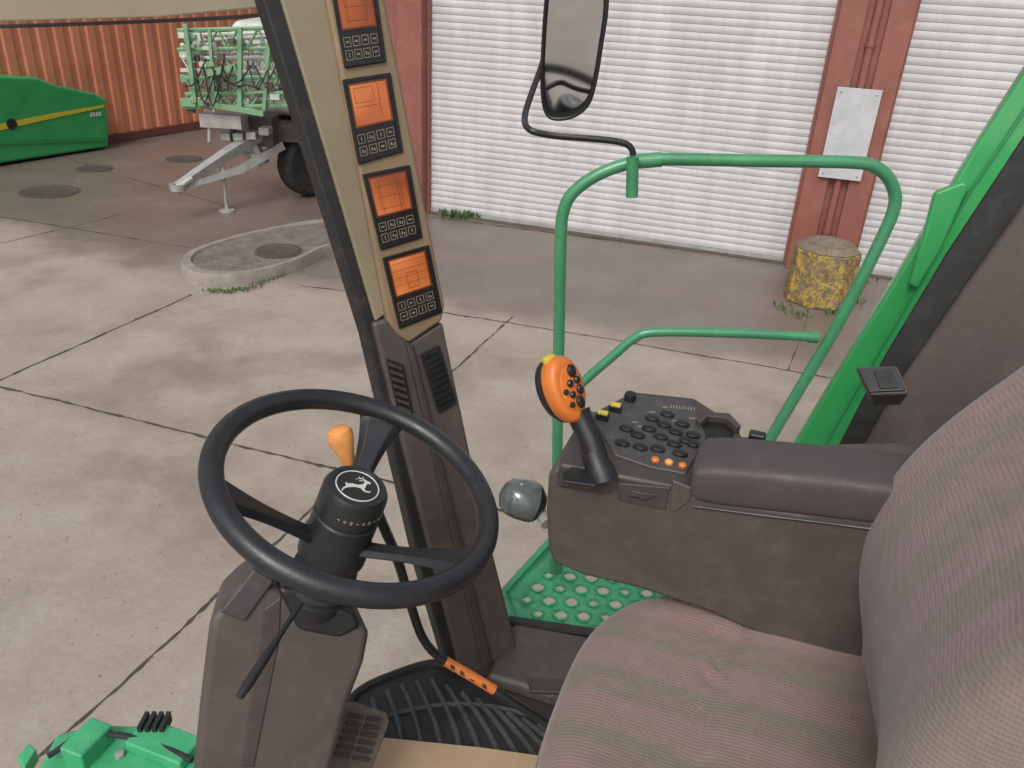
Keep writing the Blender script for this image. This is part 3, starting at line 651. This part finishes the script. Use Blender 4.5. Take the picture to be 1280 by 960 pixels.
m = MB(); a, b = P(376, 754, 1.10), P(299, 872, 1.0); L = [a.lerp(b, k/8) for k in range(9)]; m.tube(L, [.005, .004, .004, .004, .0055, .0065, .0068, .007, .005], 12); m.build('indicator_lever', 'black', st)
kb = P(430, 560, 1.24); kd = (P(426, 540, 1.24)-P(446, 605, 1.27)).normalized()
m = MB(); m.lathe(kb-kd*.03, kd, [(.006, -.01), (.009, 0), (.0135, .02), (.019, .042), (.0205, .052), (.018, .061), (.010, .066), (.003, .067)], 28); m.build('lever_knob', 'peach', st)
m = MB(); m.tube([kb-kd*.03, P(446, 610, 1.26), P(430, 680, 1.25)], .005, 10); m.build('knob_stem', 'black', st)
m = MB(); rod = cat_([P(462, 612, 1.22), P(476, 650, 1.26), P(497, 700, 1.34), P(514, 758, 1.44), P(530, 800, 1.50), P(556, 826, 1.53), P(620, 864, 1.54), P(694, 910, 1.55)], 6)
rt = thing('floor_lever', 'long bent black rod with orange label band near the floor', 'lever', rod[-1])
m.tube(rod, .0085, 14); m.build('rod', 'black', rt)
m = MB(); rl = [P(557, 826.5, 1.529), P(590, 845.5, 1.533), P(618, 862.5, 1.539)]; m.tube(rl, .0098, 14); m.build('orange_band', 'orange', rt)
for q in (.15, .35, .55, .8):
    m = MB(); m.box(rl[0].lerp(rl[2], q)-F*.0092, (rl[2]-rl[0]).normalized()*.005, UU*.004, F*.0015); m.build('band_mark', 'black', rt)
m = MB(); m.tube([P(686, 905, 1.55), P(700, 914, 1.55), P(712, 921, 1.555)], [.012, .020, .022], 16); m.tube([P(700, 914, 1.555), G(702, 935, fz+.01)], .016, 12); m.build('pivot_boot', 'rubber', rt)
pn = V((.55, -.45, .7)).normalized(); po = P(448, 915, 1.38)
def PD(x, y, o=0): return on(x, y, po+pn*o, pn)
pdl = thing('foot_pedal', 'worn grey brown treaded foot pedal beside the column base', 'pedal', po)
m = MB(); m.prism([PD(x, y) for x, y in [(430, 885), (442, 876), (484, 890), (488, 902), (470, 950), (455, 985), (400, 975), (410, 940)]], -pn*.018); pa = m.build('pedal_pad', mat('worn_pedal', (.15, .122, .10), (.08, .064, .052), 20, .6, .5, 200, .001, dust=.3), pdl, bevel=.004)
f = quad([(433, 888), (482, 896), (462, 960), (410, 950)]); m = MB()
for k in range(6):
    for q in range(2):
        v = .05+k*.155; u = .08+q*.46; m.prism([PD(*f(u, v), .0), PD(*f(u+.38, v), .0), PD(*f(u+.38, v+.07), .0), PD(*f(u, v+.07), .0)], pn*.005)
m.build('treads', 'brownD', pdl); m = MB(); m.tube([po-pn*.01, po-pn*.05+FW*.1-Z*.05], .012, 8); m.build('pedal_arm', 'black', pdl)
# ------------------------------------------------------------------ console
KP = V((.08, 1.10, 2.38)); kn = -RT
def N(x, y, o=0): return on(x, y, KP+kn*o, kn)
cs = thing('control_console', 'brown right hand control console with orange joystick and padded armrest', 'control console', N(850, 740))
m = MB(); m.prism([N(x, y) for x, y in [(684, 592), (696, 583), (760, 596), (868, 618), (1000, 640), (1135, 640), (1260, 660), (1270, 930), (1150, 900), (1050, 850), (960, 800), (880, 765), (800, 738), (730, 722), (692, 706), (684, 690), (681, 640)]], RT*.215); hs = m.build('housing', 'brown', cs, bevel=.014)
TN = (Z*1+kn*.12+V((.05, 0, 0))).normalized(); TO = N(760, 592)+Z*.004
def T(x, y, o=0): return on(x, y, TO+TN*o, TN)
m = MB(); m.prism([T(x, y) for x, y in [(698, 580), (716, 545), (745, 512), (790, 488), (868, 496), (922, 530), (935, 560), (900, 596), (862, 612), (760, 592)]], -TN*.05); m.build('top_cover', 'brownD', cs, bevel=.008)
m = MB(); m.prism([T(x, y, .004) for x, y in [(742, 522), (788, 493), (864, 500), (884, 545), (858, 592), (812, 583), (768, 568)]], -TN*.01); kp = m.build('keypad', 'grey', cs, bevel=.003)
for x, y in [(783, 537), (778, 555), (797, 545), (815, 524), (811, 537), (830, 532), (826, 547), (845, 541), (843, 556), (822, 562), (858, 552), (800, 560), (853, 531), (866, 545), (868, 557), (834, 519), (850, 568)]:
    m = MB(); m.lathe(T(x, y, .004), TN, [(.0082, 0), (.0082, .003), (.0065, .0055), (.002, .006)], 16, 1.55, BK); m.build('button', 'button', kp)
for k, (x, y) in enumerate([(819, 576), (836, 579), (853, 583)]):
    m = MB(); m.lathe(T(x, y, .004), TN, [(.0058, 0), (.0058, .004), (.004, .006), (.001, .006)], 14, 1.2, BK); m.build('button', 'orange' if k != 1 else 'peach', kp, label='small orange button')
m = MB()
for k in range(9): m.prism([T(x, y, .0042) for x, y in [(838+k*3.6, 506+k*.4), (839.4+k*3.6, 506+k*.4), (839.4+k*3.6, 510+k*.4), (838+k*3.6, 510+k*.4)]], TN*.0003)
for x, y in [(797, 532), (812, 514), (828, 508), (790, 527), (840, 525), (862, 522)]:
    m.prism([T(x, y, .0042), T(x+7, y+.5, .0042), T(x+6.5, y+2, .0042), T(x-.5, y+1.5, .0042)], TN*.0003)
m.build('key_print', 'icon', kp)
m = MB(); m.lathe(T(787, 500, .003), TN, [(.011, 0), (.011, .010), (.0095, .014), (.002, .014)], 24); m.build('dial', 'button', kp)
for x, y in [(753, 521), (769, 511)]:
    m = MB(); c = T(x, y, .008); m.box(c, BK*.011, RT*.007, TN*.008); sw = m.build('switch', 'button', cs, bevel=.002)
    m = MB(); m.box(c+TN*.009, BK*.009, RT*.006, TN*.002); m.build('switch_cap', 'yellow', sw, bevel=.001)
m = MB(); m.prism([T(x, y, .003) for x, y in [(704, 590), (716, 583), (752, 590), (757, 602), (744, 607), (704, 601)]], -TN*.004); m.build('gate_slot', 'black', cs, bevel=.0015)
m = MB(); m.prism([N(x, y, .003) for x, y in [(772, 604), (838, 610), (832, 638), (772, 626)]], RT*.006); pt = m.build('label_plate', 'brownD', cs, bevel=.002)
m = MB(); m.tube([N(x, y, .004) for x, y in [(784, 612), (800, 616), (822, 619), (806, 626), (786, 620), (800, 622)]], .0007, 5); m.build('plate_mark', 'black', pt)
m = MB(); m.prism([N(x, y, .002) for x, y in [(840, 600), (868, 612), (862, 628), (842, 642), (836, 636)]], RT*.006); m.build('release_tab', 'brown', cs, bevel=.003)
m = MB(); secs = []
lo_px = [(858, 586, 612), (864, 582, 628), (900, 583, 634), (960, 588, 641), (1020, 594, 648), (1080, 601, 655), (1140, 610, 662), (1200, 618, 670), (1215, 622, 668)]
for qi, (x, yt_, yb_) in enumerate(lo_px):
    tpt, bpt = N(x, yt_), N(x, yb_); wdt = .115 if 0 < qi < len(lo_px)-1 else .10
    h = (tpt.z-bpt.z); sec = []
    for k in range(28):
        a = 2*math.pi*k/28; c_, s_ = math.cos(a), math.sin(a)
        ex = abs(c_)**.34*(1 if c_ > 0 else -1); ey = abs(s_)**.34*(1 if s_ > 0 else -1)
        sec.append(bpt+Z*(h/2+ey*h/2+(.004*(1-ex*ex) if ey > 0 else 0))+RT*(wdt/2-.006+ex*wdt/2))
    secs.append(sec)
m.rings(secs); ar = m.build('armrest', 'pad', cs, sharp=80, subsurf=1)
m = MB(); m.tube([p+kn*.002 for p in cat_([N(x, y) for x, y in [(866, 632), (950, 643), (1040, 654), (1140, 667)]], 4)], .002, 6); m.build('seam', 'black', ar)
m = MB(); m.prism([T(x, y, .004) for x, y in [(876, 526), (886, 519), (908, 522), (920, 533), (916, 548), (882, 548)]], -TN*.004); m.build('cup_recess', 'bezel', cs, bevel=.0015)
m = MB(); m.prism([T(x, y, .016) for x, y in [(870, 524), (882, 514), (912, 516), (927, 532), (921, 534), (908, 522), (886, 520), (876, 528)]], -TN*.02); m.build('recess_wall', 'brownD', cs, bevel=.002)
m = MB(); m.box(N(945, 552, -.20)+Z*.0, BK*.014, RT*.01, Z*.018); m.build('side_switch', 'black', cs, bevel=.004)
# joystick
jb = T(752, 594, .0); jt = P(722, 515, 1.27)
m = MB(); m.lathe(jb, (jt-jb).normalized(), [(.024, -.01), (.023, .01), (.0205, .02), (.0195, .04)], 24); js = m.build('joystick', 'black', cs)
m = MB(); m.tube(cat_([jb, jb.lerp(jt, .5)+V((.004, 0, 0)), jt], 5), [.0185]*5+[.019]*3+[.0195]*2+[.021], 18); m.build('stem', 'black', js)
hn = (V((.62, -.62, .40))).normalized(); hc = P(706, 487, 1.25); hu = (Z-hn*Z.dot(hn)); hu = (hu+RR*(-.14)).normalized(); hu = (hu-hn*hu.dot(hn)).normalized(); hw_ = hu.cross(hn)
def head(rings_, mt, nm, off=V()):
    m = MB(); n = 40; rings = []
    for (s_, h) in rings_:
        rings.append([hc+off+hw_*(math.cos(2*math.pi*k/n)*.034*(1+.10*math.sin(2*math.pi*k/n))*s_)+hu*(math.sin(2*math.pi*k/n)*.055*s_)+hn*h for k in range(n)])
    m.rings(rings); return m.build(nm, mt, js, sharp=60)
head([(.70, -.036), (.90, -.030), (.99, -.018), (1.0, -.012), (.98, -.011)], 'black', 'grip_back')
head([(.985, -.012), (1.01, -.006), (1.01, .002), (.97, .009), (.88, .0135), (.74, .0145), (.05, .0145)], 'orange', 'grip_shell')
head([(.66, .012), (.66, .0155), (.63, .0162), (.05, .0162)], 'orange', 'grip_face', hw_*.003)
for (a, b, s_, e_) in [(.010, .027, 8.5, 1.2), (.015, .010, 6, 1), (-.001, .010, 6, 1), (.015, -.006, 6.5, 1.2), (-.003, -.008, 5.5, 1), (-.015, .001, 4.5, 1), (.008, -.024, 8, 1.3), (-.010, -.022, 4.5, 1)]:
    m = MB(); m.lathe(hc+hw_*a+hu*b+hn*.0160, hn, [(s_*.001, -.001), (s_*.001, .003), (s_*.0007, .005), (.001, .005)], 16, e_, hu); m.build('joystick_button', 'button', js)
m = MB(); m.lathe(hc+hw_*-.004+hu*.048+hn*-.008, hu, [(.010, 0), (.010, .008), (.007, .011), (.002, .011)], 16, 1.3, hw_); m.build('thumb_tab', 'yellow', js)
lc = P(652, 624, 1.46); lx = (P(628, 618, 1.44)-P(680, 632, 1.46)).normalized()
lp = thing('round_lamp', 'small round grey lamp sticking out past the console nose', 'lamp', lc)
m = MB(); m.lathe(lc-lx*.03, lx, [(.020, -.012), (.034, 0), (.037, .02), (.037, .034), (.035, .04)], 32); m.build('lamp_body', 'black', lp)
m = MB(); m.lathe(lc-lx*.012, lx, [(.0375, -.012), (.0385, .0), (.0375, .018), (.033, .036), (.022, .048), (.008, .053), (.001, .054)], 32); m.build('lens', 'glassgrey', lp)
m = MB(); m.tube([lc-lx*.03-Z*.01, P(684, 655, 1.44)], .012, 10); m.build('lamp_neck', 'steel', lp)
# ------------------------------------------------------------------ seat
SB, SR = -.185, 1.155; CW = .56; CL = .62; cz0 = 2.158
def sp_(b, r, z): return BK*b+RT*r+Z*z
se = thing('operator_seat', 'brown striped fabric operator seat with rounded cushion and tall backrest', 'seat', sp_(.1, .87, fz))
def supell(a, n=3.0):
    c, s = math.cos(a), math.sin(a); return (abs(c)**(2/n)*(1 if c >= 0 else -1), abs(s)**(2/n)*(1 if s >= 0 else -1))
m = MB(); rings = []; n = 128
cb, cr = SB+CL/2, SR-CW/2
levels = [(.93, -.16), (.97, -.13), (.995, -.09), (1.0, -.055), (.995, -.032), (.98, -.014), (.95, .000), (.91, .008), (.87, .012), (.82, .013), (.78, .012), (.74, .010), (.68, .006), (.6, .002), (.52, -.001), (.44, -.003), (.36, -.005), (.28, -.006), (.2, -.007), (.12, -.007), (.04, -.007)]
for s_, h in levels:
    ring = []
    for k in range(n):
        a = 2*math.pi*k/n; ex, ey = supell(a)
        b = cb+ex*CL/2*s_; r = cr+ey*CW/2*s_; z = cz0+h
        fr = max(0, (SB+.22-b)/.22); z -= .028*fr*fr if h > -.1 else 0
        z -= .020*max(0, b-.1)
        if s_ < .97:
            cv_ = .03+1.1*(r-cr)**2
            z -= .011*math.exp(-((b-cv_)/.010)**2)
            z += .012/(1+math.exp(-(b-cv_-.02)/.02))
            for sd_ in (-1, 1): z -= .006*math.exp(-((r-cr-sd_*.185)/.008)**2)*(1 if b > .05 else max(0, 1-(.05-b)*12))
        ring.append(sp_(b, r, z))
    rings.append(ring)
m.rings(rings); cu_ = m.build('cushion', 'seatf', se, sharp=80)
def rim_pt(k): 
    ex, ey = supell(2*math.pi*k/96); b = cb+ex*CL/2*1.002; return sp_(b, cr+ey*CW/2*1.002, cz0-.075-.028*max(0, (SB+.22-b)/.22)**2)
m = MB(); m.tube([rim_pt(k) for k in range(96)], .0045, 8, True); m.build('piping', 'seatf', cu_)
sil = [(1330, 430), (1280, 464), (1235, 492), (1195, 520), (1160, 550), (1125, 586), (1098, 622), (1080, 662), (1073, 705), (1076, 755), (1086, 805)]
zb_ = []
for x, y in sil:
    p = on(x, y, RT*1.095, RT); zb_.append((p.z, p.dot(BK)))
zb_.sort()
def bs(z):
    if z <= zb_[0][0]: return zb_[0][1]
    if z >= zb_[-1][0]: return zb_[-1][1]+(z-zb_[-1][0])*.35
    for (z0, b0_), (z1, b1_) in zip(zb_[:-1], zb_[1:]):
        if z0 <= z <= z1: return b0_+(b1_-b0_)*(z-z0)/max(1e-6, z1-z0)
ztop = max(3.0, zb_[-1][0]+.12)
m = MB(); rings = []; NV = 44; U1 = 40; U2 = 16
for i in range(NV+1):
    v = i/NV; z = 2.08+v*(ztop-2.08)
    bb = sum(bs(z+d_*.01) for d_ in range(-7, 8))/15
    hw = .265*(math.sqrt(max(.08, 1-((v-.93)/.075)**2)) if v > .93 else 1)*(1-.06*max(0, 1-v*8))
    ring = []
    for k in range(U1):
        u = -1+2*k/(U1-1); e = abs(u); b = bb-.006+.020*(1-min(e/.8, 1)**2)**1.0+.075*(max(0, e-.78)/.22)**2.3
        uu = u if e < .8 else math.copysign(.8+.2*math.sin((e-.8)/.2*math.pi/2), u)
        ring.append(sp_(b, .875+uu*hw, z))
    for k in range(U2):
        u = 1-2*(k+.5)/U2; ring.append(sp_(bb+.16-.03*abs(u)**4, .875+u*hw, z))
    rings.append(ring)
m.rings(rings); m.build('backrest', 'backf', se, sharp=80, subsurf=1)
m = MB(); m.box(sp_(.12, .875, 1.94), BK*.22, RT*.2, Z*.06); m.build('seat_base', 'black', se, bevel=.02)
m = MB(); m.lathe(sp_(.12, .875, fz), Z, [(.20, 0), (.18, .03), (.13, .05), (.13, .18), (.16, .2)], 28); m.build('suspension', 'rubber', se)
# ------------------------------------------------------------------ rear post, seal, green body
RN = V((-.55, -.80, .15)).normalized(); RO = P(1150, 420, 1.55)
def RP(x, y, o=0): return on(x, y, RO+RN*o, RN)
rpst = thing('rear_post', 'wide brown cab rear post trim behind the seat back', 'cab post', RP(1150, 640))
m = MB(); m.prism([RP(x, y) for x, y in [(1330, 180), (1275, 258), (1195, 372), (1128, 470), (1078, 556), (1080, 640), (1080, 860), (1500, 860), (1500, 180)]], -RN*.05); m.build('trim_panel', 'brown', rpst, bevel=.012)
m = MB(); m.prism([RP(x, y, -.03) for x, y in [(1330, 95), (1280, 168), (1180, 320), (1105, 445), (1048, 556), (1052, 600), (1110, 600), (1160, 430), (1330, 200)]], -RN*.04); m.build('seal', 'rubber', rpst, bevel=.006)
GN = V((-.35, -.92, .15)).normalized(); GO = P(1150, 330, 1.95)
def GP(x, y, o=0): return on(x, y, GO+GN*o, GN)
bd = thing('body_panel', 'green machine side panel slanting up behind the cab at right', 'machine panel', GP(1000, 600))
m = MB(); m.prism([GP(x, y) for x, y in [(1330, 15), (1280, 88), (1222, 178), (1130, 330), (990, 560), (960, 620), (1120, 620), (1400, 300), (1400, 15)]], -GN*.06); m.build('side_panel', 'bodyg', bd, bevel=.01)
m = MB(); m.prism([GP(x, y, .035) for x, y in [(1168, 240), (1204, 226), (1212, 232), (1176, 312), (1146, 362), (1136, 356), (1152, 300)]], -GN*.035); m.build('hinge_cover', 'bodyg', bd, bevel=.012)
m = MB(); m.tube([GP(x, y, .006) for x, y in [(1300, 110), (1212, 240), (1130, 385), (1028, 560)]], .004, 6); m.build('fold_line', 'green', bd)
an = V((-.40, -.55, .72)).normalized(); ao = P(1100, 478, 1.42)
def A_(x, y, o=0): return on(x, y, ao+an*o, an)
ab = thing('ashtray', 'small brown ashtray box with black lid on the rear post', 'ashtray', P(1100, 530, 1.42))
m = MB(); m.prism([A_(x, y) for x, y in [(1068, 458), (1122, 456), (1138, 492), (1086, 494)]], -an*.07, .72); m.build('tray', 'brown', ab, bevel=.006)
m = MB(); m.prism([A_(x, y, .004) for x, y in [(1072, 461), (1119, 459), (1132, 488), (1086, 490)]], -an*.006); m.build('lid', 'black', ab, bevel=.002)
m = MB(); m.prism([A_(x, y, .007) for x, y in [(1092, 464), (1114, 463), (1124, 484), (1100, 485)]], -an*.003); m.build('lid_plate', 'bezel', ab, bevel=.001)
# ------------------------------------------------------------------ roof lining and front attachment
m = MB()
m.prism([P(-120, 36, 1.5), P(0, 31, 1.5), P(200, 26, 1.46), P(328, 16, 1.42), P(352, 0, 1.40), P(352, -90, 1.30), P(-120, -90, 1.30)], Z*.05)
m.build('roof_lining', 'roofl', label='pale cab roof lining edge at the top left', cat='cab roof', bevel=.012)
m = MB(); m.tube(cat_([P(-100, 36, 1.515), P(100, 30, 1.50), P(300, 21, 1.45), P(345, 11, 1.42)], 5), .0035, 8); m.build('roof_seal', 'brownD', label='thin dark seal under the roof lining edge', cat='seal')
ft = thing('front_attachment', 'green metal housing top seen low at the bottom left', 'machine part', G(150, 960, .9))
m = MB(); m.prism([G(x, y, 1.0) for x, y in [(20, 1010), (70, 915), (120, 903), (190, 905), (240, 914), (330, 960), (330, 1100), (20, 1100)]], -Z*.25); fh = m.build('cover', 'mint', ft, bevel=.02)
m = MB(); m.box(G(110, 930, 1.03), RT*.06, FW*.04, Z*.035); m.box(G(205, 930, 1.02), RT*.05, FW*.1, Z*.02); m.build('bracket', 'mint', ft, bevel=.008)
m = MB(); m.tube(cat_([G(60, 945, 1.03), G(110, 918, 1.05), G(180, 925, 1.03), G(240, 950, 1.04)], 5), .009, 8); m.build('hose', 'rubber', ft)
m = MB()
for k in range(4): m.box(G(180+k*9, 905, 1.04), V((.006, 0, 0)), V((0, .03, 0)), Z*.02)
m.build('grille', 'rubber', ft)
for x, y in [(150, 945), (215, 955), (100, 955), (170, 925)]:
    m = MB(); m.lathe(G(x, y, 1.0), Z, [(.014, 0), (.014, .012), (.008, .014)], 6); m.build('bolt', 'steel', ft)
m = MB(); m.prism([G(x, y, .9) for x, y in [(25, 960), (40, 942), (50, 950), (35, 975)]], Z*.05); m.build('side_tab', 'mint', ft, bevel=.006)
# ------------------------------------------------------------------ light
w = bpy.data.worlds.new('World'); sc.world = w; w.use_nodes = True; t = w.node_tree
sky = t.nodes.new('ShaderNodeTexSky'); sky.sky_type = 'NISHITA'; sky.sun_disc = False
el, az = R_(48), R_(200)
sky.sun_elevation = el; sky.sun_rotation = az; sky.air_density = 1.5; sky.dust_density = 5
hs_ = t.nodes.new('ShaderNodeHueSaturation'); hs_.inputs['Saturation'].default_value = .3; hs_.inputs['Value'].default_value = 1.0
t.links.new(sky.outputs[0], hs_.inputs['Color']); t.links.new(hs_.outputs[0], t.nodes['Background'].inputs[0]); t.nodes['Background'].inputs[1].default_value = .15
ld = bpy.data.lights.new('sun', 'SUN'); ld.energy = 1.3; ld.angle = R_(25); ld.color = (1, .965, .92)
lo_ = bpy.data.objects.new('sun', ld); C.objects.link(lo_)
sd = V((math.sin(az)*math.cos(el), math.cos(az)*math.cos(el), math.sin(el)))
lo_.rotation_euler = sd.to_track_quat('Z', 'Y').to_euler()
sc.view_settings.view_transform = 'Standard'; sc.view_settings.look = 'None'; sc.view_settings.exposure = 0
